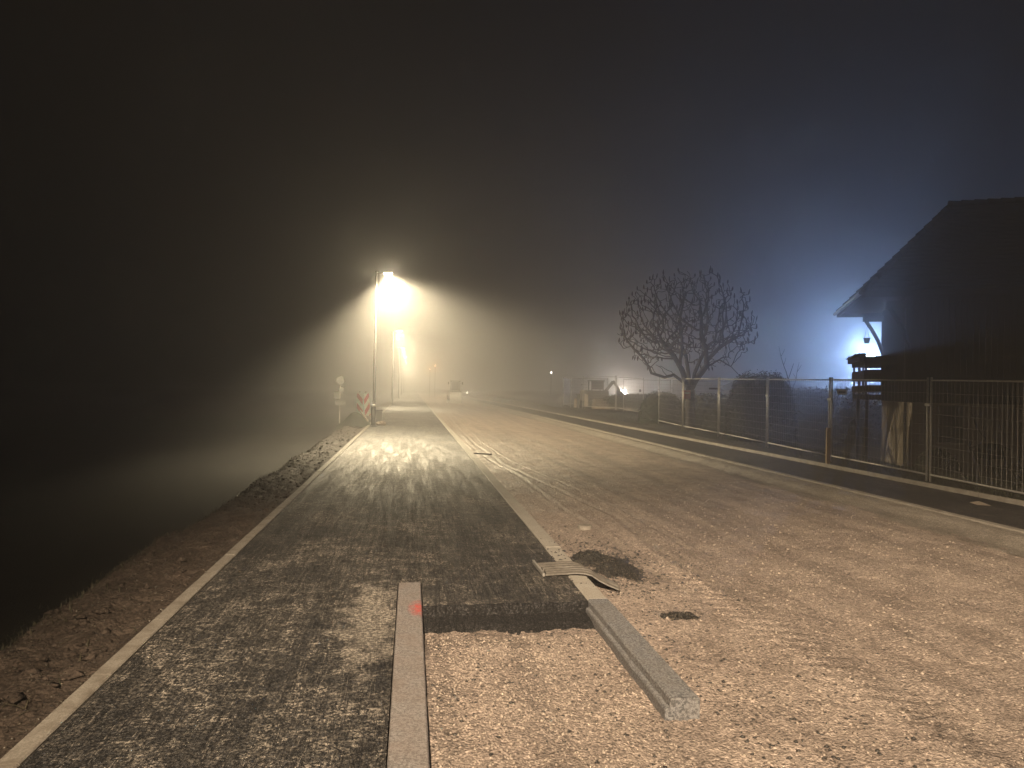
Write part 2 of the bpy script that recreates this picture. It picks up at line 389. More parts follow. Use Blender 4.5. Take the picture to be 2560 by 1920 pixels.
# concrete haunch on the road side of the far kerb
def hz(X, Y):
    e = .04*vn(X*0, Y, 1.1, 2) + .03*vn(X, Y, 4, 5)
    return -.115 + .10*sst(X+e, 7.2, 7.62) + .02*vn(X, Y, 7, 1) + .012*vn(X, Y, 22, 2)
struct(grid('kerb_haunch', np.linspace(7.05, 7.835, 30), np.concatenate([np.arange(2, 30, .07), np.geomspace(30, 190, 160)]), hz, M['haunch']))
mb = MB(); mb.add([(8.0,1,-.004),(9.716,1,-.004),(9.716,190,-.004),(8.0,190,-.004)], [(0,1,2,3)]); struct(mb.build('pavement', M['asphalt2']))

# last granite kerb block: stepped inner face, standing proud at its end
ks = MB(); n = 46; Y0, Y1 = 3.86, 5.755
prof = []
for i in range(n+1):
    y = Y0 + (Y1-Y0)*i/n; j = .007*float(vn(y, 1., 9, 2)); j2 = .006*float(vn(y, 1., 14, 7)); k = .004*float(vn(y, 2., 20, 9))
    prof.append([(1.455+j,y,-.26),(1.455+j,y,-.062+k),(1.462+j2,y,-.050+k),(1.482+j2*.5,y,-.046+k),(1.486+k,y,-.006),(1.496,y,.004),(1.652,y,.004),(1.662,y,-.006),(1.662,y,-.26)])
vs = [q for pr in prof for q in pr]; m_ = 9
fs = [(i*m_+j, i*m_+j+1, (i+1)*m_+j+1, (i+1)*m_+j) for i in range(n) for j in range(m_-1)] + [tuple(range(m_))[::-1], tuple(n*m_+j for j in range(m_))]
o = ks.add(vs, fs).build('kerb_stone', M['granite'])
tag(o, 'speckled grey granite kerb block with a bare squared end standing above the gravel', 'kerb stone')
# centre stone beside the cut
cs = MB(); pr = []
for i in range(31):
    y = 1.6 + (6.36-1.6)*i/30; k = .002*float(vn(y, 3., 9, 2)); xl = -.078 + (y-1.6)*.0; 
    pr.append([(xl,y,-.26),(xl,y,-.002),(xl+.006,y,.006+k),(.108+k,y,.006+k),(.116,y,-.004),(.116,y,-.26)])
vs = [q for a in pr for q in a]
fs = [(i*6+j, i*6+j+1, (i+1)*6+j+1, (i+1)*6+j) for i in range(30) for j in range(5)] + [(5,4,3,2,1,0), tuple(180+j for j in range(6))]
o = cs.add(vs, fs).build('kerb_stone', M['granite2'])
tag(o, 'long flat kerb stone set flush in the asphalt, red paint mark on its edge', 'kerb stone')

# soil verge left of the path
def vz(X, Y):
    b = -.02 + .06*vn(X, Y, 1.2, 1) + .06*vn(X, Y, 3.5, 2) + .05*vn(X, Y, 10, 3) + .028*vn(X, Y, 27, 4)
    edge = sst(-X, 2.45+0, 3.05); e2 = .25*vn(X*0, Y, .7, 3)
    return np.where(X > -1.86, -.02, b*sst(-X, 1.83, 2.0) - .02 - .45*sst(-X + e2, 2.6, 3.3))
struct(grid('soil_verge', np.arange(-3.4, -1.825, .024), np.concatenate([np.arange(2, 9, .024), np.geomspace(9, 75, 500)]), vz, M['soil']))

# small stones, crumbs, straw
def stones(name, n, xf, yf, zf, smin, smax, mat, label, cat, flat=.6):
    oc = np.array([(1,0,0),(.3,.9,0),(-.8,.5,0),(-.7,-.7,0),(.4,-.9,0),(.1,0,1),(0,.1,-1)], float)
    fc = np.array([(0,1,5),(1,2,5),(2,3,5),(3,4,5),(4,0,5),(1,0,6),(2,1,6),(3,2,6),(4,3,6),(0,4,6)])
    x, y = xf(n), yf(n); s = smin + (smax-smin)*rng.random(n)**3; a = rng.random(n)*6.283
    V = oc[None] * (1 + .35*rng.standard_normal((n, 7, 3))) * s[:, None, None]; V[..., 2] *= flat
    ca, sa = np.cos(a)[:, None], np.sin(a)[:, None]
    vx = V[..., 0]*ca - V[..., 1]*sa; vy = V[..., 0]*sa + V[..., 1]*ca
    P = np.stack([vx + x[:, None], vy + y[:, None], V[..., 2] + (zf(x, y) + s*.2)[:, None]], -1).reshape(-1, 3)
    Fc = (fc[None] + (np.arange(n)*7)[:, None, None]).reshape(-1, 3)
    o = npmesh(name, P, Fc, mat, False); tag(o, label, cat, kind='stuff'); return o
U_ = lambda a, b: (lambda n: a + (b-a)*rng.random(n))
Yn = lambda a, b: (lambda n: a + (b-a)*rng.random(n)**1.8)
stone_m = simple('pale_stone', (.46,.38,.31), (.24,.19,.155), .55, 0, 25, 0); dark_m = simple('tarmac_crumb', (.02,.018,.017), (.05,.045,.04), .45, 0, 25, 0)
wet_m = simple('wet_pebble', (.10,.08,.06), (.05,.04,.03), .2, 0, 25, 0)
stones('gravel_stones', 9000, U_(1.7, 7.0), Yn(3, 14), road_z, .003, .016, stone_m, 'small pale stones scattered over the gravel road', 'gravel')
stones('bedding_stones', 5200, U_(.15, 1.44), U_(3, 5.3), road_z, .003, .013, stone_m, 'loose pale gravel in the open bed between the kerb stones', 'gravel')
stones('bedding_crumbs', 900, U_(.15, 1.44), U_(3, 5.7), road_z, .003, .014, dark_m, 'black tarmac crumbs strewn over the open gravel bed', 'tarmac crumbs')
def clx(n): return 1.75 + np.abs(rng.standard_normal(n))*.55
stones('road_crumbs', 1500, clx, Yn(3, 9), road_z, .003, .016, dark_m, 'black tarmac crumbs on the road beside the kerb', 'tarmac crumbs')
stones('verge_pebbles', 4500, lambda n: -1.86 - .95*rng.random(n), Yn(2.5, 34), vz, .004, .017, wet_m, 'wet glinting pebbles in the soil verge', 'pebbles')
stones('verge_clods', 900, lambda n: -1.88 - .9*rng.random(n), Yn(2.5, 30), vz, .012, .055, M['soil'], 'brown soil clods along the verge', 'soil clods', .5)
stones('path_specks', 700, U_(-1.6, 1.4), Yn(6.4, 30), lambda x, y: x*0, .002, .007, stone_m, 'scattered grit and crumbs of gravel on the asphalt path', 'grit')

def blades(name, n, xf, yf, zf, h0, h1, mat, label, lie=.3):
    x, y = xf(n), yf(n); h = h0+(h1-h0)*rng.random(n); a = rng.random(n)*6.283; l = h*(lie + .7*rng.random(n)); w = .0025+.003*rng.random(n)
    z = zf(x, y); V = np.zeros((n, 5, 3)); ca, sa = np.cos(a), np.sin(a)
    for k, (t, ww) in enumerate(((0,1),(0,-1),(.55,.7),(.55,-.7),(1,0))):
        V[:, k, 0] = x + ca*l*t*t - sa*w*ww; V[:, k, 1] = y + sa*l*t*t + ca*w*ww; V[:, k, 2] = z + h*t*(1-.25*t)
    b = (np.arange(n)*5)[:, None, None]
    Fq = np.concatenate([(np.array([(0,1,3),(0,3,2),(2,3,4)])[None] + b).reshape(-1, 3)])
    o = npmesh(name, V.reshape(-1, 3), Fq, mat, False); return tag(o, label, 'grass', kind='stuff')
def gclx(n): return -2.62 - .55*rng.random(n) - .12*rng.standard_normal(n)
blades('verge_grass', 5200, gclx, Yn(3.5, 45), lambda x, y: np.maximum(vz(x, y), gz(x, y)), .02, .085, M['straw'], 'short grass along the outer edge of the soil verge')
blades('verge_straw', 350, lambda n: -1.9-.9*rng.random(n), Yn(2.6, 25), lambda x, y: vz(x, y)+.01, .01, .05, M['straw'], 'bits of straw lying on the soil verge', 4.)
greenm = simple('garden_grass', (.05,.055,.022), (.03,.035,.015), .85, 0, 5, 0)
blades('garden_grass', 14000, U_(9.85, 13), Yn(8, 40), gz, .04, .13, greenm, 'rough grass at the foot of the site fence')

# heap of black tarmac on the road, with a second trail of crumbs
def heap(cx, cy, rx_, ry_, h, seed, name, label):
    V = []; Fq = []; nr, na = 16, 48
    for i in range(nr+1):
        for k in range(na):
            a = 2*math.pi*k/na; e = 1 + .22*math.sin(2*a+seed) + .13*math.sin(5*a+seed*2) + .10*random.uniform(-1, 1)*(i == nr) + .05*math.sin(9*a)
            r = i/nr*e; x = cx + rx_*r*math.cos(a); y = cy + ry_*r*math.sin(a)
            z = ZR - .012 + h*(1-(i/nr)**2) + .028*float(vn(x, y, 12, seed))*(i < nr) + .022*float(vn(x, y, 34, seed)) + .015*random.uniform(-1, 1)
            V.append((x, y, z - .02*(i == nr)))
    for i in range(nr):
        for k in range(na): Fq.append((i*na+k, (i+1)*na+k, (i+1)*na+(k+1)%na, i*na+(k+1)%na))
    o = npmesh(name, V, Fq, M['crumb'], False); return tag(o, label, 'tarmac heap')
def hpx(n): return 2.10 + .38*rng.standard_normal(n)
def hpy(n): return 7.3 + .62*rng.standard_normal(n)
stones('heap_crumbs', 1600, hpx, hpy, lambda x, y: np.where(x > 1.68, road_z(x, y), .0), .004, .02, dark_m, 'black tarmac crumbs scattered around the heap', 'tarmac crumbs')
heap(2.10, 7.35, .31, .62, .055, 3, 'tarmac_heap', 'broad low heap of black tarmac crumbs on the road beside the grooved strip')
heap(2.22, 5.62, .2, .085, .02, 5, 'tarmac_heap', 'small flat trail of black tarmac crumbs on the road nearer than the heap')

# grooved strip draped across the kerb
px_ = np.array([1.26,1.36,1.47,1.53,1.62,1.69,1.76,1.84,1.93]); pz_ = np.array([.008,.012,.016,.022,.022,.010,-.035,-.07,-.10])
nu, nv = 60, 72; V = []
for i in range(nu):
    x = 1.26 + (1.93-1.26)*i/(nu-1); zc = float(np.interp(x, px_, pz_))
    for j in range(nv):
        v_ = j/(nv-1); y = 6.46 + .46*v_ + .05*math.sin((x-1.26)*6) - .16*(x-1.26) + .02*math.sin(v_*9)*(x-1.26)
        V.append((x + .03*math.sin(v_*5), y, zc + .019*math.sin(v_*math.pi*2*6) + .008*float(vn(x, y, 9, 3))))
Fq = [(i*nv+j, (i+1)*nv+j, (i+1)*nv+j+1, i*nv+j+1) for i in range(nu-1) for j in range(nv-1)]
st = npmesh('grooved_strip', V, Fq, M['grid_']); sm_ = st.modifiers.new('thickness', 'SOLIDIFY'); sm_.thickness = .004; sm_.offset = 1
e1 = MB(); e1.bar((1.245,6.46,.022), (1.235,6.98,.022), .02, .03); e1.build('end_rail', M['galv'], st)
tag(st, 'crumpled grooved metal strip bent over the kerb next to the black heap', 'metal strip')
mb = MB(); mb.lathe([(.085,-.13),(.095,-.12),(.095,-.075),(.085,-.068),(.02,-.07)], (2.33, 9.25, 0), 24)
tag(mb.build('round_cover', M['concrete']), 'round pale disc lying on the road behind the black heap', 'round cover')
mb = MB(); mb.bar((1.78,19.6,-.09), (2.2,19.3,-.09), .10, .025); tag(mb.build('loose_board', M['darkwood']), 'dark board lying on the road against the kerb', 'board')
mb = MB(); mb.add([(9.0,10.2,.002),(9.16,10.1,.004),(9.2,10.4,.03),(9.05,10.42,.006)], [(0,1,2,3)]); mb.add([(9.0,10.2,.0),(9.16,10.1,.0),(9.2,10.4,.026),(9.05,10.42,.002)], [(3,2,1,0)])
tag(mb.build('scrap_of_paper', M['slab']), 'small pale crumpled scrap lying on the dark pavement', 'scrap')

# ------------------------------------------------------------------ street lamps
WARM = (1., .82, .52)
def spot(name, loc, tgt, P, col, ang, blend, rad, parent=None, bat=0, side=.5, fwd=4., back=-2.):
    l = bpy.data.lights.new(name, 'SPOT'); l.energy = P; l.color = col; l.spot_size = R_(ang); l.spot_blend = blend; l.shadow_soft_size = rad
    if bat:   # street lanterns throw more light sideways than straight down
        l.use_nodes = True; t = l.node_tree; em = t.nodes['Emission']
        tc = t.nodes.new('ShaderNodeTexCoord'); sp = t.nodes.new('ShaderNodeSeparateXYZ'); t.links.new(tc.outputs['Normal'], sp.inputs[0])
        ab = t.nodes.new('ShaderNodeMath'); ab.operation = 'ABSOLUTE'; t.links.new(sp.outputs[2], ab.inputs[0])
        mx = t.nodes.new('ShaderNodeMath'); mx.operation = 'MAXIMUM'; t.links.new(ab.outputs[0], mx.inputs[0]); mx.inputs[1].default_value = .42
        pw = t.nodes.new('ShaderNodeMath'); pw.operation = 'POWER'; t.links.new(mx.outputs[0], pw.inputs[0]); pw.inputs[1].default_value = -bat
        # a shield on the field side cuts the back of the beam
        dv = t.nodes.new('ShaderNodeMath'); dv.operation = 'DIVIDE'; t.links.new(sp.outputs[0], dv.inputs[0])
        az = t.nodes.new('ShaderNodeMath'); az.operation = 'MAXIMUM'; t.links.new(ab.outputs[0], az.inputs[0]); az.inputs[1].default_value = .02; t.links.new(az.outputs[0], dv.inputs[1])
        rg = t.nodes.new('ShaderNodeMapRange'); rg.interpolation_type = 'SMOOTHSTEP'; t.links.new(dv.outputs[0], rg.inputs[0])
        for k, v in ((1, back), (2, .0), (3, 0), (4, 1)): rg.inputs[k].default_value = v
        r2 = t.nodes.new('ShaderNodeMapRange'); r2.interpolation_type = 'SMOOTHSTEP'; t.links.new(dv.outputs[0], r2.inputs[0])
        for k, v in ((1, .9), (2, 2.0), (3, 1), (4, side)): r2.inputs[k].default_value = v
        m1 = t.nodes.new('ShaderNodeMath'); m1.operation = 'MULTIPLY'; t.links.new(pw.outputs[0], m1.inputs[0]); t.links.new(rg.outputs[0], m1.inputs[1])
        dy = t.nodes.new('ShaderNodeMath'); dy.operation = 'DIVIDE'; t.links.new(sp.outputs[1], dy.inputs[0]); t.links.new(az.outputs[0], dy.inputs[1])
        r3 = t.nodes.new('ShaderNodeMapRange'); r3.interpolation_type = 'SMOOTHSTEP'; t.links.new(dy.outputs[0], r3.inputs[0])
        for k, v in ((1, fwd*.45), (2, fwd), (3, 1), (4, 0)): r3.inputs[k].default_value = v
        m3 = t.nodes.new('ShaderNodeMath'); m3.operation = 'MULTIPLY'; t.links.new(m1.outputs[0], m3.inputs[0]); t.links.new(r3.outputs[0], m3.inputs[1]); m1 = m3
        ay = t.nodes.new('ShaderNodeMath'); ay.operation = 'ABSOLUTE'; t.links.new(dy.outputs[0], ay.inputs[0])
        r4 = t.nodes.new('ShaderNodeMapRange'); r4.interpolation_type = 'SMOOTHSTEP'; t.links.new(ay.outputs[0], r4.inputs[0])
        for k, v in ((1, 2.2), (2, 4.0), (3, 1), (4, .05)): r4.inputs[k].default_value = v
        m4 = t.nodes.new('ShaderNodeMath'); m4.operation = 'MULTIPLY'; t.links.new(m1.outputs[0], m4.inputs[0]); t.links.new(r4.outputs[0], m4.inputs[1]); m1 = m4
        m2 = t.nodes.new('ShaderNodeMath'); m2.operation = 'MULTIPLY'; t.links.new(m1.outputs[0], m2.inputs[0]); t.links.new(r2.outputs[0], m2.inputs[1])
        t.links.new(m2.outputs[0], em.inputs['Strength'])
    o = bpy.data.objects.new(name, l); C.objects.link(o); o.location = loc
    o.rotation_euler = (0, -math.atan2(tgt[0], -tgt[2]), 0)
    if parent: o.parent = parent
    return o
def point(name, loc, P, col, rad, parent=None):
    l = bpy.data.lights.new(name, 'POINT'); l.energy = P; l.color = col; l.shadow_soft_size = rad
    o = bpy.data.objects.new(name, l); C.objects.link(o); o.location = loc
    if parent: o.parent = parent
    return o
LAMP_W = 10000; SPILL_W = 220
def make_lamp():
    r = empty('street_lamp', (0,0,0), '', 'street lamp', 'street lamps along the path edge')
    a = MB().tube([(0,0,-.3),(0,0,1.0),(0,0,1.05),(0,0,6.62)], [.085,.085,.07,.045], 14).lathe([(.045,0),(.05,.03),(.02,.06)], (0,0,6.62), 14)
    a.build('pole', M['pole'], r, True)
    b = MB().bar((0,0,6.55), (.30,0,6.60), .05, .05); b.build('arm', M['pole'], r)
    h = MB(); h.add([(.24,-.09,6.56),(.72,-.13,6.60),(.72,.13,6.60),(.24,.09,6.56),(.26,-.07,6.63),(.68,-.10,6.68),(.68,.10,6.68),(.26,.07,6.63)],
          [(0,3,2,1),(4,5,6,7),(0,1,5,4),(1,2,6,5),(2,3,7,6),(3,0,4,7)]); hd = h.build('lamp_head', M['pole'], r, bevel=.01)
    MB().add([(.34,-.085,6.555),(.68,-.10,6.585),(.68,.10,6.585),(.34,.085,6.555),(.34,-.085,6.585),(.68,-.10,6.615),(.68,.10,6.615),(.34,.085,6.585)],
          [(0,3,2,1),(4,5,6,7),(0,1,5,4),(1,2,6,5),(2,3,7,6),(3,0,4,7)]).build('lens', M['lens'], hd)
    return r
lamp = make_lamp()
LY = [-4.0, 32.6, 67.0, 98.0, 129.0, 162.0, 195.0]
LX = [-1.66, -1.64, -1.72, -1.66, -1.66, -1.66, -1.66]
LL = ['tall street lamp lighting the foreground, its pole beside the near path edging', 'nearest visible street lamp, brightest and tallest, with a dark pole next to the striped boards',
      'second street lamp along the path, its pole thin and hazy', 'third street lamp along the path, small and hazy', 'fourth street lamp along the path, a faint glow with barely visible pole',
      'fifth street lamp along the path, a tiny bright wedge in the fog', 'farthest street lamp along the path, almost lost in the fog']
for i, (x, y) in enumerate(zip(LX, LY)):
    o = lamp if i == 0 else copy_tree(lamp)
    o.location = (x, y, 0); o.scale = (1, 1, 1.034); o['label'] = LL[i]
for i, (x, y) in enumerate(zip(LX, LY)):
    spot('street_lamp_light', (x+.52, y, 6.72), (.14, 0, -1), LAMP_W*(1.0 if i else LAMP0), WARM, 134, .55, .06) if False else None
LAMP0 = .93; COL0 = (1., .80, .57)
for i, (x, y) in enumerate(zip(LX, LY)):
    spot('street_lamp_light', (x+.52, y, 6.72), (.10, 0, -1), LAMP_W*.42*(LAMP0 if i == 0 else .92 if i == 1 else .42), COL0 if i == 0 else WARM, 166, .62, .07, bat=3.0, side=.25 if i == 0 else .6, fwd=3.0 if i == 0 else 5., back=-.5 if i == 0 else -1.3)
    if i: point('street_lamp_glow', (x+.52, y, 6.68), SPILL_W*(1 if i == 1 else .25), WARM, .07)

# ------------------------------------------------------------------ things by the first lamp
bo = MB().lathe([(.105,-.1),(.105,.75),(.10,.80),(.09,.83)], (0,0,0), 20); b = bo.build('bollard', M['black'], None, True); b.location = (-1.55, 30.6, 0)
MB().lathe([(.13,.83),(.135,.86),(.12,.90),(.05,.93)], (0,0,0), 20).build('cap', M['galv'], b, True)
MB().lathe([(.16,0),(.16,.03),(.11,.05)], (0,0,0), 20).build('foot_ring', M['black'], b)
tag(b, 'stout black bollard with a shiny cap in front of the nearest lamp pole', 'bollard')
def board(loc, rz, sg, label, tilt):
    r = empty('warning_board', loc, label, 'warning board', 'striped warning boards by the lamp pole', rz); r.rotation_euler = (0, tilt, rz)
    MB().box(-.13,.13,-.012,.012,.25,1.25).build('striped_panel', m_stripes(sg), r)
    MB().box(-.145,-.13,-.016,.016,.24,1.26).box(.13,.145,-.016,.016,.24,1.26).box(-.13,.13,-.016,.016,1.25,1.265).build('rim', M['white'], r)
    MB().tube([(0,.02,-.05),(0,.02,1.36)], .018, 8).build('post', M['galv'], r)
    MB().box(-.4,.4,-.18,.18,-.06,.06).build('base', M['rust'], r, bevel=.02)
board((-2.24, 32.3, 0.10), .0, 1, 'upright warning board whose red and white stripes fall to the right', -.01)
board((-1.90, 32.9, 0.10), .45, -1, 'warning board whose stripes rise to the right, half hidden by the lamp pole', -.10)
tp = MB(); nn = 10
V = []; Fq = []
for i in range(14):
    for j in range(10):
        u, v_ = i/13*2-1, j/9*2-1; hgt = .78*math.exp(-(u*u*2.2+v_*v_*2.4)) + .10*float(vn(u, v_, 3, 2)) + .05*float(vn(u, v_, 8, 3)); V.append((u*.85, v_*.9, hgt-.12))
for i in range(13):
    for j in range(9): a = i*10+j; Fq.append((a, a+10, a+11, a+1))
o = npmesh('covered_mound', V, Fq, M['tarp']); o.location = (-2.35, 31.5, -.05); tag(o, 'dark green covered mound on the verge in front of the striped boards', 'mound')
mb = MB(); mb.bar((-2.12,30.7,.66), (-1.78,30.5,.22), .07, .04); tag(mb.build('loose_board', M['slab']), 'pale board leaning down the side of the green mound', 'board')
mb = MB(); mb.bar((-2.2,29.6,.05), (-1.9,29.0,.03), .05, .03).bar((-2.45,29.5,.06), (-2.0,28.6,.03), .03, .02); tag(mb.build('branch', M['bark']), 'thin branches lying on the verge before the mound', 'branches')
bx = MB().box(-.2,.2,-.3,.3,0,.5); o = bx.build('equipment_box', M['grey'], None, bevel=.02); o.location = (-1.55, 35.0, 0); MB().box(-.22,.22,-.32,.32,.5,.56).build('lid', M['black'], o)
tag(o, 'dark equipment box on the path edge just behind the lamp pole', 'box')
for (x, y, z, rz, s, lb) in ((-1.28,31.6,.04,.2,1.,'pale paving slab lying on the path right of the bollard'), (-1.32,32.6,.04,-.3,.8,'pale paving slab on the path behind the first slab')):
    o = MB().box(-.18*s,.18*s,-.35*s,.35*s,-.04,.04).box(-.02*s,.12*s,-.2*s,.3*s,.041,.085).build('paving_slab', M['slab'], None, bevel=.006); o.location = (x, y, z); o.rotation_euler = (0,0,rz)
    tag(o, lb, 'paving slab')
r = empty('road_sign', (-3.86, 40, gz(-3.86, 40)), 'faint road sign with round plate and boards in the fog left of the lamps', 'road sign')
MB().tube([(0,0,-.2),(0,0,2.62)], .03, 8).build('pole', M['galv'], r)
MB().tube([(0,-.04,2.38),(0,-.055,2.38)], .23, 24).build('round_plate', M['grey'], r)
MB().box(-.05,.22,-.05,-.035,1.72,1.98).box(-.3,-.02,-.06,-.035,1.35,1.75).build('small_board', M['grey'], r)
MB().box(-.25,.3,-.05,-.035,1.02,1.26).build('lower_board', M['grey'], r)

# construction vehicle far down the road
r = empty('construction_vehicle', (4.85, 79, ZR), 'small hazy construction vehicle with an open glazed cab standing on the road', 'vehicle')
bd = MB().lathe([(.0,-.62),(.55,-.62),(.62,-.55),(.62,.55),(.55,.62),(.0,.62)], (0,0,0), 24); d = bd.build('drum', M['galv'], r, True); d.rotation_euler = (0, R_(90), 0); d.location = (0,-1.0,.62)
MB().add([(-.78,-1.3,.45),(.78,-1.3,.45),(.78,1.6,.45),(-.78,1.6,.45),(-.62,-1.1,1.42),(.62,-1.1,1.42),(.62,1.6,1.42),(-.62,1.6,1.42)], [(0,3,2,1),(4,5,6,7),(0,1,5,4),(1,2,6,5),(2,3,7,6),(3,0,4,7)]).build('body', M['yellow'], r, bevel=.06)
for s in (-1, 1):
    MB().lathe([(.25,-.13),(.42,-.13),(.45,-.08),(.45,.08),(.42,.13),(.25,.13)], (0,0,0), 20).build('wheel', M['rust'], r).matrix_local = Matrix.Translation((s*.72, 1.1, .42)) @ Matrix.Rotation(R_(90), 4, 'Y')
cf = MB()
for sx in (-.48, .48):
    for sy in (-.35, .75): cf.bar((sx, sy, 1.42), (sx*.92, sy, 2.42), .07, .07)
cf.box(-.55,.55,-.45,.85,2.42,2.50); c_ = cf.build('cab', M['grey'], r)
MB().box(-.42,.42,-.33,-.32,1.45,2.4).build('windscreen', M['glass'], c_)
for s in (-1, 1): MB().bar((s*.5,-.4,2.2), (s*.78,-.5,2.25), .02, .02).box(s*.78-.05, s*.78+.05, -.53,-.48, 2.08, 2.36).build('mirror', M['grey'], r)

# ------------------------------------------------------------------ site fence
FENCEG = 'mobile site fence panels along the pavement'
def fence_panel(a, b, label, group=FENCEG, h=2.0, wires=True, sign=None):
    a, b = Vector(a), Vector(b); d = b-a; L = Vector((d.x, d.y, 0)).length; rz = math.atan2(d.y, d.x); sl = (b.z-a.z)
    r = empty('fence_panel', a, label, 'fence panel', group, rz)
    g = .05; f = MB()
    f.tube([(g,0,0),(g,0,h+.04)], .021, 10).tube([(L-g,0,sl),(L-g,0,sl+h+.04)], .021, 10)
    f.tube([(g,0,h-.02),(L-g,0,sl+h-.02)], .016, 8).tube([(g,0,.14),(L-g,0,sl+.14)], .019, 8); f.build('frame', M['galv'], r, True)
    if wires:
        w_ = MB(); n = int(L/.11)
        for i in range(1, n):
            x = g + (L-2*g)*i/n; w_.tube([(x,.0,sl*x/L+.14),(x,.0,sl*x/L+h-.02)], .0024, 4, cap=False)
        for k in range(8):
            z = .30 + k*.205; w_.tube([(g,.0,z),(L*.3,-.008,sl*.3+z-.008),(L*.7,-.006,sl*.7+z-.01),(L-g,.0,sl+z)], .0028, 4, cap=False)
        w_.build('wire_mesh', M['wire'], r)
    MB().box(L-.06,L+.09,-.035,.035,sl+h*.74,sl+h*.74+.045).build('clamp', M['galv'], r)
    return r
J = [(9.95,9.15,.0),(10.04,12.6,.05),(10.07,15.95,.09),(10.30,19.45,.13),(10.44,23.05,.18),(10.52,26.5,.22),(10.75,29.9,.27)]
FL = ['fence panel before the house front, cut by the right edge of the photo', 'fence panel left of the house corner with the white name plate', 'fence panel between the round shrub and the wooden post',
      'fence panel in front of the large round shrub', 'fence panel in front of the bare tree trunk', 'fence panel in front of the low rounded bush left of the tree']
fence_panel((9.7, 5.8, -.02), J[0], 'nearest fence panel, beyond the right edge of the photo')
for i in range(6): fence_panel(J[i], J[i+1], FL[i])
EG = 'mobile site fence panels round the machine'
fence_panel((12.80,38.0,.36), (12.09,41.0,.51), 'tall fence panel at the right corner of the machine enclosure, a floodlight glaring through it', EG)
fence_panel((12.09,41.0,.51), (10.85,44.3,.5), 'fence panel standing in front of the parked machine', EG)
fence_panel((10.70,47.0,.45), (10.85,50.2,.5), 'hazy fence panel at the left end of the machine enclosure', EG)
fence_panel((10.85,50.2,.5), (14.0,49.4,.5), 'hazy fence panel behind the parked machine', EG)
BG = 'fence panels in the second row behind the bushes'
for i in range(3):
    fence_panel((13.0+3.4*i, 42.6+.55*i, .38), (16.3+3.4*i, 43.1+.55*i, .38), ['left panel of the back fence row, behind the floodlit haze', 'middle panel of the back fence row, right of the low rounded bush', 'right panel of the back fence row, seen past the tree trunk'][i], BG)
fence_panel((12.4,24.9,.0), (11.69,21.9,.04), 'fence panel standing skew behind the roadside row, left of the round shrub', BG)
# fallen barrier rails in the grass
for a, b, lb in (((11.0,41.9,.62),(13.2,41.4,.62),'pale rail lying flat at the foot of the machine enclosure'), ((12.5,40.6,.55),(13.1,36.5,.42),'pale rail slanting along the ground right of the machine')):
    tag(MB().bar(a, b, .06, .05).build('barrier_rail', M['slab']), lb, 'rail')
# signs on the fence
o = MB().box(0,.22,-.006,.006,0,.13).build('name_plate', M['white']); o.location = (10.09, 15.72, 1.72); o.rotation_euler = (0,0,R_(-15)); MB().box(.03,.19,-.009,-.006,.035,.075).build('dark_lettering_band', M['grey'], o); tag(o, 'small white plate hanging on the fence left of the balcony', 'sign')
o = MB().box(0,.26,-.006,.006,0,.34).build('notice_board', M['red']); o.location = (10.42, 26.2, 1.42); o.rotation_euler = (0,0,R_(-15)); MB().box(.04,.22,-.009,-.006,.20,.26).build('pale_band', M['white'], o); tag(o, 'faded red and white notice on the fence beside the tree trunk', 'sign')
o = MB().box(0,.36,-.006,.006,0,.06).build('name_plate', M['grey']); o.location = (10.30, 23.6, 1.80); o.rotation_euler = (0,0,R_(-10)); tag(o, 'narrow dark plate on the fence between tree and round shrub', 'sign')
o = MB().box(0,.12,-.006,.006,0,.14).build('name_plate', M['grey']); o.location = (12.62, 38.3, 1.62); tag(o, 'small dark square plate on the fence beside the floodlight glare', 'sign')
o = MB().box(-.045,.045,-.03,.03,-.1,.84).build('wooden_post', M['wood'], None, bevel=.005); o.location = (9.9, 15.9, .08); o.location = (9.80, 15.6, .08); tag(o, 'short pale timber post standing in front of the fence joint', 'post')

# machine and site clutter in the enclosure
z0 = .5
r = empty('excavator', (12.2, 46.3, z0), 'hazy compact excavator with a raised folded boom behind the fence', 'excavator')
for s in (-1, 1):
    MB().box(-1.0,1.0,s*.55-.16,s*.55+.16,0,.42).build('track', M['rust'], r, bevel=.12)
MB().box(-.9,.8,-.6,.6,.45,1.15).build('body', M['yellow'], r, bevel=.08)
cb = MB()
for sx in (-.35,.45):
    for sy in (-.45,.35): cb.bar((sx,sy,1.15),(sx,sy,1.75),.06,.06)
cb.box(-.42,.52,-.5,.42,1.75,1.82); c_ = cb.build('cab', M['grey'], r); MB().box(-.34,.44,-.45,-.44,1.2,1.75).build('window', M['glass'], c_)
MB().bar((.5,-.2,.9),(1.15,-.3,1.75),.16,.2).build('boom', M['yellow'], r); MB().bar((1.15,-.3,1.8),(1.6,-.3,1.15),.12,.14).build('dipper_arm', M['yellow'], r)
MB().add([(1.45,-.55,1.2),(1.8,-.55,1.1),(1.8,-.55,.8),(1.5,-.55,.75),(1.45,-.05,1.2),(1.8,-.05,1.1),(1.8,-.05,.8),(1.5,-.05,.75)], [(0,1,2,3),(7,6,5,4),(0,4,5,1),(1,5,6,2),(2,6,7,3)]).build('bucket', M['grey'], r)
r = empty('brick_pallet', (11.9, 43.6, z0), 'loosely stacked pale bricks on a pallet at the foot of the excavator', 'brick stack')
MB().box(-.5,.5,-.4,.4,0,.12).build('pallet', M['wood'], r)
bk = MB()
for k in range(5):
    for i in range(5-k//2):
        bk.obox((-.4+i*.19+random.uniform(-.02,.02), random.uniform(-.05,.05), .17+k*.1), (.08,0,0), (0,.3,0), (0,0,.045))
bk.build('bricks', M['brick'], r)
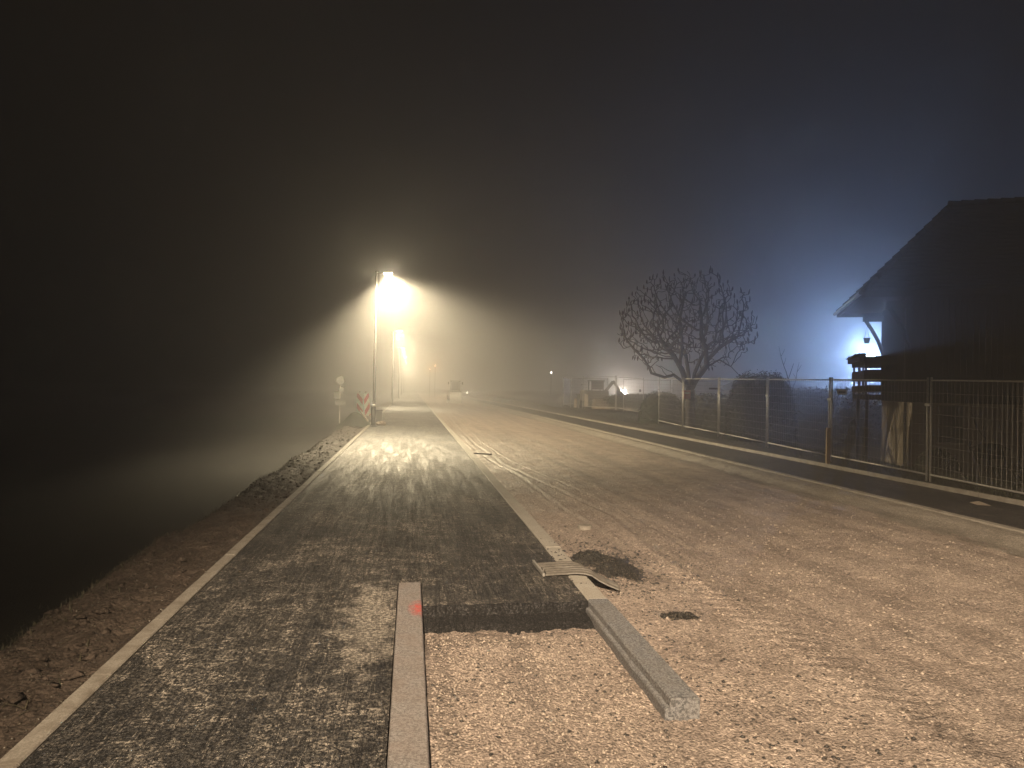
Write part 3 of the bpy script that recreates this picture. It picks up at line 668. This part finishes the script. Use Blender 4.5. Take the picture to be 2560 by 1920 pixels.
o = MB().box(-.09,.09,-.04,.04,0,.62).build('wooden_post', M['slab']); o.location = (11.0, 46.9, .45); o.rotation_euler = (.05,.02,.3); tag(o, 'pale upright board inside the left end of the enclosure', 'board')
o = MB().box(-.11,.11,-.04,.04,0,.85).build('wooden_post', M['slab']); o.location = (11.9, 46.0, .45+.15); o.location = (11.35,45.3,.55); tag(o, 'taller pale board standing left of the excavator body', 'board')
r = empty('equipment_box', (11.75, 47.4, .45), 'dark low container behind the fence left of the excavator', 'container'); MB().box(-.45,.45,-.4,.4,0,.85).build('box', M['grey'], r, bevel=.03); MB().box(-.5,.5,-.45,.45,.85,.92).build('lid', M['black'], r)
mb = MB().tube([(11.15,46.6,.4),(11.32,46.4,1.7)], .025, 6).tube([(11.32,46.4,1.7),(11.55,46.4,.4)], .025, 6); tag(mb.build('trestle', M['galv']), 'thin metal trestle behind the left fence panel of the enclosure', 'trestle')

# ------------------------------------------------------------------ vegetation
def make_tree():
    base = np.array([11.05, 27.0, float(gz(11.05, 27))-.1])
    nodes = [base]; par = [-1]
    def chain(start, pts):
        i = start
        for q in pts:
            q = np.array(q, float)
            a = nodes[i]; n = max(1, int(np.linalg.norm(q-a)/.16))
            for k in range(1, n+1):
                nodes.append(a+(q-a)*k/n + rng.standard_normal(3)*.008); par.append(i if k == 1 else len(nodes)-2)
            i = len(nodes)-1
        return i
    t = chain(0, [(11.02,27,1.1),(11.0,27.0,1.75)])
    l1 = chain(t, [(10.72,26.95,2.25),(10.50,26.8,2.75),(10.52,26.7,3.5)]); chain(l1-5, [(10.1,26.5,3.1),(9.6,26.3,3.5)])
    r1 = chain(t, [(11.3,27.1,2.2),(11.72,27.1,2.75),(11.78,27.3,3.3),(11.6,27.4,3.9)]); chain(r1-6, [(12.2,27.0,3.5),(12.6,26.8,3.8)])
    chain(t, [(11.12,27.5,2.5),(11.2,28.0,3.2)]); chain(t, [(11.0,26.6,2.4),(11.1,26.0,3.2)])
    ll = chain(l1-9, [(10.2,26.7,2.36),(9.75,26.5,2.25),(9.2,26.4,2.38),(9.0,26.4,2.75)])
    rr = chain(r1-8, [(12.2,27,3.0),(12.7,27,2.75),(13.1,27.0,2.35),(13.35,27.0,2.42)])
    att = []
    while len(att) < 1700:
        q = rng.uniform(-1, 1, 3); rr_ = np.linalg.norm(q)
        if rr_ > 1 or rr_ < .35*rng.random(): continue
        if rng.random() > .35 + .65*rr_: continue
        x, y, z = q[0]*2.85, q[1]*2.6, q[2]
        z = 4.15 + (z*2.45 if z > 0 else z*1.75)
        if z < 2.55 + .25*rng.random() and abs(x) < 1.4: continue
        if abs(q[0]) < .35 and z < 3.2: continue
        att.append((10.82+x, 27+y, z))
    A = np.array(att); alive = np.ones(len(A), bool); Nn = np.array(nodes)
    step = .17
    for it in range(110):
        if not alive.any(): break
        idx = np.where(alive)[0]; D = np.linalg.norm(A[idx][:, None]-Nn[None], axis=2)
        near = D.argmin(1); dm = D.min(1); ok = dm < 1.3
        if not ok.any(): break
        new = []; 
        for k in np.unique(near[ok]):
            v = A[idx[(near == k) & ok]] - Nn[k]; v /= np.linalg.norm(v, axis=1)[:, None]; d = v.mean(0) + rng.standard_normal(3)*.16 + np.array([0,0,.05])
            nrm = np.linalg.norm(d)
            if nrm < .05: continue
            q = Nn[k] + d/nrm*step; new.append((q, k))
        if not new: break
        for q, k in new: nodes.append(q); par.append(k)
        Nn = np.array(nodes); D2 = np.linalg.norm(A[:, None]-np.array([q for q, _ in new])[None], axis=2).min(1); alive &= D2 > .2
        if len(nodes) > 7000: break
    n = len(nodes); ch = [[] for _ in range(n)]
    for i in range(1, n): ch[par[i]].append(i)
    rad = np.zeros(n)
    for i in range(n-1, -1, -1):
        rad[i] = .0125 if not ch[i] else (sum(rad[c]**2.35 for c in ch[i]))**(1/2.35) + .0004
    sc_ = .17/rad[0]; rad = np.where(rad > .012, .012+(rad-.012)*(.175/(rad[0]-.012)), rad)
    rad[:4] *= [1.35, 1.2, 1.1, 1.05]
    root = empty('sumac_tree', base, 'bare leafless tree with a rounded crown of forked limbs and upright seed heads', 'tree')
    tr, cr = MB(), MB()
    trunk_n = set(range(0, t+1))
    def relv(q): return tuple(np.array(q)-base)
    # chains: follow the thickest child
    stack = [(0, None)]
    while stack:
        i, pr_ = stack.pop(); pts = [] if pr_ is None else [pr_]; pts.append(i); cur = i
        while ch[cur]:
            cs_ = sorted(ch[cur], key=lambda c: -rad[c]); nx = cs_[0]
            for c in cs_[1:]: stack.append((c, cur))
            pts.append(nx); cur = nx
        rs = [float(rad[q]) for q in pts]
        if pr_ is not None: rs[0] = rs[1]
        if i == 0:
            k = t+1; tr.tube([relv(nodes[q]) for q in pts[:k]], rs[:k], 12); cr.tube([relv(nodes[q]) for q in pts[k-1:]], rs[k-1:], 8)
        else: cr.tube([relv(nodes[q]) for q in pts], rs, 5 if rs[0] < .03 else 7, cap=False)
    tips = [i for i in range(n) if not ch[i]]; 
    for i in tips:
        q = np.array(nodes[i]); out = np.linalg.norm((q-np.array([11.05,27,4.1]))/np.array([2.85,2.6,2.4]))
        if rng.random() < (.85 if out > .8 else .28) and q[2] > 2.6:
            L = rng.uniform(.13,.24); w_ = rng.uniform(.022,.036); d = np.array([rng.normal(0,.12), rng.normal(0,.12), 1 if q[2] > 3.2 else -.8])
            cr.tube([relv(q), relv(q+d*L*.2), relv(q+d*L*.5), relv(q+d*L*.8), relv(q+d*L)], [.008, w_, w_*.95, w_*.6, .006], 6, mi=1)
    tr.build('trunk', M['bark'], root, True); cr.build('crown', [M['bark'], M['cone']], root, True)
make_tree()

def shrub(name, loc, rx_, ry_, h, label, cat='shrub', n=9000, leaf=.03, dome=.5, twigs=True, mat=None):
    mat = mat or M['leaf']
    V = []; Fq = []; na, nr = 40, 18
    for i in range(nr+1):
        v_ = i/nr
        for k in range(na):
            a = 2*math.pi*k/na; c = math.cos(v_*math.pi/2)**dome if v_ < 1 else 0; s = math.sin(v_*math.pi/2)
            bump = 1 + .05*float(vn(a*2, v_*4, 2.2, 3)) ; V.append((rx_*.93*c*math.cos(a)*bump, ry_*.93*c*math.sin(a)*bump, h*.95*s*bump))
    for i in range(nr):
        for k in range(na): Fq.append((i*na+k, i*na+(k+1)%na, (i+1)*na+(k+1)%na, (i+1)*na+k))
    V = np.array(V); Fq = np.array(Fq)
    u = rng.random(n)*2*np.pi; v_ = np.arcsin(rng.random(n)**.9)/(np.pi/2); c = np.cos(v_*np.pi/2)**dome; s = np.sin(v_*np.pi/2)
    bump = 1 + .05*np.array([float(vn(a*2, b*4, 2.2, 3)) for a, b in zip(u, v_)]) + .07*rng.random(n)**3 - .03
    Pc = np.stack([rx_*c*np.cos(u)*bump, ry_*c*np.sin(u)*bump, h*s*bump], -1)
    a = rng.standard_normal((n, 3)); a /= np.linalg.norm(a, axis=1)[:, None]; b = np.cross(a, rng.standard_normal((n, 3))); b /= np.linalg.norm(b, axis=1)[:, None]
    L = leaf*(.5+rng.random(n))[:, None]
    Q = np.stack([Pc-a*L, Pc+b*L*.45, Pc+a*L, Pc-b*L*.45], 1).reshape(-1, 3)
    F2 = (np.arange(n)*4)[:, None] + np.arange(4)[None] + len(V)
    o = npmesh(name, np.concatenate([V, Q]), np.concatenate([Fq, F2]), mat, False); o.location = loc
    tag(o, label, cat); return o
shrub('round_shrub', (11.5, 22.2, -.1), 1.16, 1.1, 2.48, 'large dome-shaped clipped shrub right of the bare tree', n=14000)
shrub('low_bush', (11.25, 30.9, .2), 1.05, 1.2, 1.45, 'low rounded bush left of the bare tree', n=7000, dome=.75)
shrub('low_bush', (13.5, 29.5, .1), .9, .9, 1.25, 'small rounded bush right behind the tree trunk', n=5000, dome=.7)
shrub('low_bush', (14.6, 44.5, .4), 3.2, 1.3, 1.05, 'broad flat bush under the white floodlight glare', n=7000, dome=.8, leaf=.05)
shrub('low_bush', (12.9, 15.9, -.45), .55, .5, .85, 'small dark bush before the left end of the house wall', n=2500, dome=.8)
shrub('low_bush', (14.0, 14.9, -.6), .8, .5, .72, 'wide low bush before the house window', n=2500, dome=.8)
shrub('conifer_hedge', (16.5, 33.0, -.3), 4.2, 1.6, 1.9, 'long dark hedge behind the tree and the round shrub', 'hedge', n=9000, leaf=.06, dome=.35)
shrub('conifer_hedge', (19.6, 31.5, -.6), 3.6, 1.5, 2.6, 'tall dark hedge between the round shrub and the balcony', 'hedge', n=9000, leaf=.06, dome=.3)
shrub('conifer_hedge', (13.6, 12.6, -.75), 1.9, .45, .75, 'low dark hedge between the fence and the house', 'hedge', n=4000, leaf=.03, dome=.35)
def sapling(loc, h, label, nb=5, spread=.5, name='young_tree'):
    mb = MB(); b = Vector((0,0,-.1)); p_ = [b + Vector((0,0,h*k/6)) + Vector((random.uniform(-.03,.03), 0, 0))*k for k in range(7)]
    mb.tube(p_, [.045-.006*k for k in range(7)], 7)
    for k in range(nb):
        s = p_[2+k % 4]; a = random.uniform(-.6,.6) + (math.pi if k % 2 else 0); d = Vector((math.cos(a)*spread, math.sin(a)*spread*.5, .55))
        q = [s + d*t*h*.42 + Vector((0,0,.12*h*t*t)) + Vector((random.uniform(-.03,.03), 0, random.uniform(-.02,.02))) for t in (0,.25,.5,.75,1)]
        mb.tube(q, [.02,.016,.012,.009,.005], 5)
        for t in (2, 3):
            e = q[t] + Vector((random.uniform(-.2,.2), 0, random.uniform(.15,.35))); mb.tube([q[t], (q[t]+e)/2+Vector((.02,0,.02)), e], [.009,.007,.004], 4)
    o = mb.build(name, M['bark'], None, True); o.location = loc; tag(o, label, 'young tree'); return o
sapling((13.95, 26.2, -.5), 2.7, 'thin bare sapling poking above the shrub top on its right', 4, .35)
sapling((15.0, 26.5, -.6), 3.6, 'taller thin bare sapling forked above the fence between shrub and balcony', 5, .3)
sapling((16.5, 26.0, -.7), 2.9, 'small bare sapling just left of the balcony', 3, .25)
sapling((14.9, 16.8, -.85), 1.9, 'bare branching young tree against the pale house wall', 6, .55)
r = empty('bird_house', (13.55, 15.0, -.75), 'dark bird house with a wide roof on a post before the house wall', 'bird house')
MB().tube([(0,0,-.1),(0,0,1.03)], .04, 8).build('post', M['darkwood'], r); MB().box(-.2,.2,-.16,.16,1.02,1.27).build('box', M['darkwood'], r)
MB().add([(-.34,-.26,1.24),(.34,-.26,1.24),(.34,.26,1.24),(-.34,.26,1.24),(-.16,-.1,1.37),(.16,-.1,1.37),(.16,.1,1.37),(-.16,.1,1.37)], [(0,3,2,1),(4,5,6,7),(0,1,5,4),(1,2,6,5),(2,3,7,6),(3,0,4,7)]).build('roof', M['tile'], r)

# ------------------------------------------------------------------ house (local frame: x along the front, y to the back)
TH = R_(26); HN = Vector((15.35, 20.0, 0)); hs = empty('house', HN, 'dark steep-roofed house with pale plaster ground floor and boarded upper floor', 'house', None, -TH)
LH, DH, ZG, ZF, ZE, ZT = 13.0, 5.0, -1.1, 1.5, 4.87, 8.12
MB().box(0,LH,0,DH,ZG,ZF).build('ground_floor_wall', M['plaster'], hs)
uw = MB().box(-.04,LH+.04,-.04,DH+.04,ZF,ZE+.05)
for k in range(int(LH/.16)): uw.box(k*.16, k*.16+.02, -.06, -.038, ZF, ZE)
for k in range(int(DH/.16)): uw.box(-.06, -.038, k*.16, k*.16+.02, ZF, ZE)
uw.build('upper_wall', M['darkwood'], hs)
wd = MB().box(.70,1.36,-.05,.0,.30,1.42).build('window_shutter', M['shutter'], hs); sl_ = MB()
for k in range(12): sl_.box(.74,1.32,-.062,-.05,.36+k*.086,.40+k*.086)
sl_.build('slats', M['shutter'], wd)
MB().box(.66,1.40,-.09,.0,.25,.295).build('window_sill', M['concrete'], hs)
MB().tube([(-.06,.7,ZG),(-.06,.7,ZE)], .045, 10).build('downpipe', M['black'], hs)
# hipped roof made of stepped tile courses
OX, OY = 1.5, .6
def roof():
    mb = MB(); nc = 22; run = DH/2+OY; 
    for k in range(nc):
        t0, t1 = k/nc, (k+1)/nc; z0, z1 = ZE+(ZT-ZE)*t0, ZE+(ZT-ZE)*t1; lift = .045
        x0a, x0b = -OX+(OX+1.58)*t0, -OX+(OX+1.58)*t1; x1a, x1b = LH+OX-(OX+1.58)*t0, LH+OX-(OX+1.58)*t1
        ya, yb = -OY+run*t0, -OY+run*t1; Ya, Yb = DH+OY-run*t0, DH+OY-run*t1
        low = [(x0a,ya),(x1a,ya),(x1a,Ya),(x0a,Ya)]; up = [(x0b,yb),(x1b,yb),(x1b,Yb),(x0b,Yb)]
        for i in range(4):
            j = (i+1) % 4
            A, B, Cc, D = low[i], low[j], up[j], up[i]
            mb.add([(A[0],A[1],z0-.02),(B[0],B[1],z0-.02),(B[0],B[1],z0+lift),(A[0],A[1],z0+lift),(Cc[0],Cc[1],z1+.01),(D[0],D[1],z1+.01)], [(0,1,2,3),(3,2,4,5)])
    mb.add([(-OX,-OY,ZE-.02),(LH+OX,-OY,ZE-.02),(LH+OX,DH+OY,ZE-.02),(-OX,DH+OY,ZE-.02)], [(0,3,2,1)])
    # fascia
    mb.box(-OX-.03,-OX,-OY,DH+OY,ZE-.16,ZE+.02).box(-OX,LH+OX,-OY-.03,-OY,ZE-.16,ZE+.02).box(-OX,LH+OX,DH+OY,DH+OY+.03,ZE-.16,ZE+.02)
    return mb
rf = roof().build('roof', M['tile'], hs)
rt = MB()
x = 1.50
while x < LH-1.4:
    rt.tube([(x, DH/2, ZT+.05), (x+.40, DH/2, ZT+.035)], [.12,.10], 10); x += .38
rt.build('ridge_tiles', M['tile'], rf, True)
ht = MB()
for sy in (0, 1):
    A = Vector((-OX, -OY if sy == 0 else DH+OY, ZE)); B = Vector((1.58, DH/2, ZT)); nn = 15
    for k in range(nn):
        a, b = A.lerp(B, k/nn), A.lerp(B, (k+1.08)/nn); ht.tube([a+Vector((0,0,.06)), b+Vector((0,0,.03))], [.085,.07], 8)
ht.build('hip_tiles', M['tile'], rf, True)
MB().tube([(-OX-.09,-OY-.1,ZE-.03),(-OX-.09,DH+OY+.12,ZE-.03)], .065, 10).build('gutter', M['black'], rf)
for yy in (.3, DH-.25):
    br = MB(); br.bar((.1,yy,ZE-.30), (-.72,yy,ZE-.30), .16, .24); br.tube([(-.62,yy,ZE-.40),(-.42,yy,ZE-.72),(-.2,yy,ZE-1.15),(-.02,yy,ZE-1.65)], .07, 6)
    br.build('roof_brace', M['darkwood'], hs)
# balcony on the side wall
bal = MB().box(-1.0,.0,2.2,5.0,1.55,1.72).build('balcony', M['darkwood'], hs)
bb = MB()
for (za, zb) in ((1.80,2.02),(2.20,2.55),(2.72,3.02)):
    bb.box(-1.04,-1.0,2.18,5.02,za,zb).box(-1.0,.0,2.16,2.20,za+.03,zb+.02).box(-1.0,.0,5.0,5.04,za,zb)
bb.build('railing_boards', M['darkwood'], bal)
for (xx, yy) in ((-.97,2.25),(-.97,3.6),(-.97,4.95),(-.8,4.96),(-.66,4.96),(-.35,2.25)): MB().box(xx-.035,xx+.035,yy-.035,yy+.035,1.55,3.0).build('railing_post', M['darkwood'], bal)
for yy in (2.4, 4.3): MB().box(-.95,-.85,yy,yy+.1,ZG,1.55).build('support_post', M['darkwood'], bal)
def loc_h(x, y, z): c, s = math.cos(-TH), math.sin(-TH); return Vector((HN.x + x*c - y*s, HN.y + x*s + y*c, z))
fp = MB(); fp.box(-1.18,-1.05,2.2,5.1,2.86,3.03); fb = fp.build('flower_box', M['darkwood']); fb.location = HN; fb.rotation_euler = (0,0,-TH)
pl = MB()
for k in range(420):
    x, y = random.uniform(-1.22,-.98), random.uniform(2.15,5.1); z = 3.02; h = random.uniform(.02,.14); a = random.uniform(0,6.28); w_ = .02
    dx, dy = math.cos(a)*.05, math.sin(a)*.05
    pl.add([(x-w_,y,z),(x+w_,y,z),(x+dx+w_,y+dy,z+h),(x+dx-w_,y+dy+.02,z+h*.8)], [(0,1,2,3)])
pl.build('plants', M['leaf'], fb); tag(fb, 'flower box with withered plants on top of the balcony railing', 'flower box')
q = loc_h(-.62, 4.5, 3.62); r = empty('hanging_pot', q, 'small pot hanging from the roof brace above the balcony', 'hanging pot')
MB().lathe([(.08,0),(.12,.18),(.13,.20),(.10,.20)], (0,0,0), 14).build('pot', M['black'], r); MB().tube([(.1,0,.18),(0,0,.62),(-.1,0,.18)], .006, 5).tube([(0,0,.6),(0,0,.9)], .006, 5).build('cord', M['black'], r)
# outbuilding far behind
r = empty('outbuilding', (27.5, 47, -.6), 'long low dark outbuilding far behind the fence left of the balcony', 'building'); MB().box(-5,4,-2,2,0,2.5).build('wall', M['plaster'], r)
MB().add([(-5.4,-2.5,2.45),(4.4,-2.5,2.45),(4.4,2.5,2.45),(-5.4,2.5,2.45),(-5.0,0,3.15),(4.0,0,3.15)], [(0,1,5,4),(2,3,4,5),(1,2,5),(3,0,4),(0,3,2,1)]).build('roof', M['tile'], r)
for x in (-3.6, -1.6, .8): MB().box(x,x+.5,-2.04,-1.99,1.6,1.9).build('window', M['glass'], r)

# ------------------------------------------------------------------ other lights
def flood(name, loc, hh, label, mat, col, P, sz, facing=(0,-1)):
    r = empty(name, loc, label, 'floodlight'); f = Vector((*facing, 0)).normalized(); s = Vector((f.y, -f.x, 0))
    MB().tube([(0,0,-.3),(0,0,hh)], .05, 8).build('pole', M['pole'], r)
    hd = MB().obox((0,0,hh+sz*.6), s*sz, f*sz*.35, (0,0,sz*.7)).build('lamp_head', M['pole'], r)
    MB().obox(f*(sz*.35+.015)+Vector((0,0,hh+sz*.6)), s*sz*.9, f*.012, (0,0,sz*.6)).build('lens', mat, hd)
    q = Vector(loc) + f*(sz*.35+.12) + Vector((0,0,hh+sz*.6)); point(name+'_glow', q, P, col, .12)
BLUE = (.35, .53, 1.)
flood('floodlight', (34.8, 50.0, -.6), 4.9, 'intense blue-white floodlight glaring behind the balcony', M['lensb'], BLUE, 6300, .3, (-.57,-.82))
flood('floodlight', (18.37, 60.0, .4), 1.0, 'white floodlight glaring low through the fence panels', M['lensw'], (1.,.86,.72), 1300, .22, (-.3,-.95))
def small(loc, label, mat, col, P):
    r = empty('distant_lamp', loc, label, 'lamp', 'small distant lamps in the fog'); MB().tube([(0,0,-loc[2]),(0,0,-.1)], .022, 6).build('pole', M['pole'], r)
    MB().lathe([(.01,-.07),(.05,-.05),(.07,0),(.05,.05),(.01,.07)], (0,0,0), 14).build('bulb', mat, r, True); point('distant_lamp_glow', Vector(loc)+Vector((0,-.3,0)), P, col, .1)
small((3.63,110,4.9), 'upper of two small orange lamps above the road', M['lenso'], (1.,.30,.06), 160)
small((2.84,110,4.27), 'lower of two small orange lamps above the road', M['lenso'], (1.,.30,.06), 110)
small((7.85,100,.88), 'tiny white lamp right beside the construction vehicle', M['lenss'], (1.,.88,.68), 50)
small((17.87,90,3.77), 'tiny white lamp alone in the haze left of the enclosure', M['lenss'], (1.,.95,.85), 40)

# ------------------------------------------------------------------ fog and night sky
hzb = MB().box(-120, 160, -22, 320, -3, 26).build('haze', [NT('haze_air').m]); tag(hzb, 'night fog filling the whole scene', 'haze', kind='stuff'); del hzb['category']
t = hzb.data.materials[0].node_tree; t.nodes.clear(); ou = t.nodes.new('ShaderNodeOutputMaterial'); pv = t.nodes.new('ShaderNodeVolumePrincipled')
pv.inputs['Color'].default_value = (.93,.93,.93,1); pv.inputs['Density'].default_value = .0116; pv.inputs['Anisotropy'].default_value = .8
t.links.new(pv.outputs[0], ou.inputs['Volume'])
w = bpy.data.worlds.new('World'); sc.world = w; w.use_nodes = True; nt = w.node_tree
sky = nt.nodes.new('ShaderNodeTexSky'); sky.sky_type = 'NISHITA'; sky.sun_disc = False; sky.sun_elevation = R_(-4); sky.sun_rotation = R_(120)
bg = nt.nodes['Background']; bg.inputs['Strength'].default_value = .003; nt.links.new(sky.outputs[0], bg.inputs['Color'])

sc.view_settings.view_transform = 'Standard'; sc.view_settings.look = 'None'; sc.view_settings.exposure = 0; sc.view_settings.gamma = 1
cy = sc.cycles; cy.volume_bounces = 3; cy.max_bounces = 6; cy.diffuse_bounces = 2; cy.glossy_bounces = 2; cy.transmission_bounces = 1; cy.transparent_max_bounces = 8
cy.use_denoising = True; cy.sample_clamp_indirect = 3; cy.sample_clamp_direct = 0; cy.use_light_tree = True
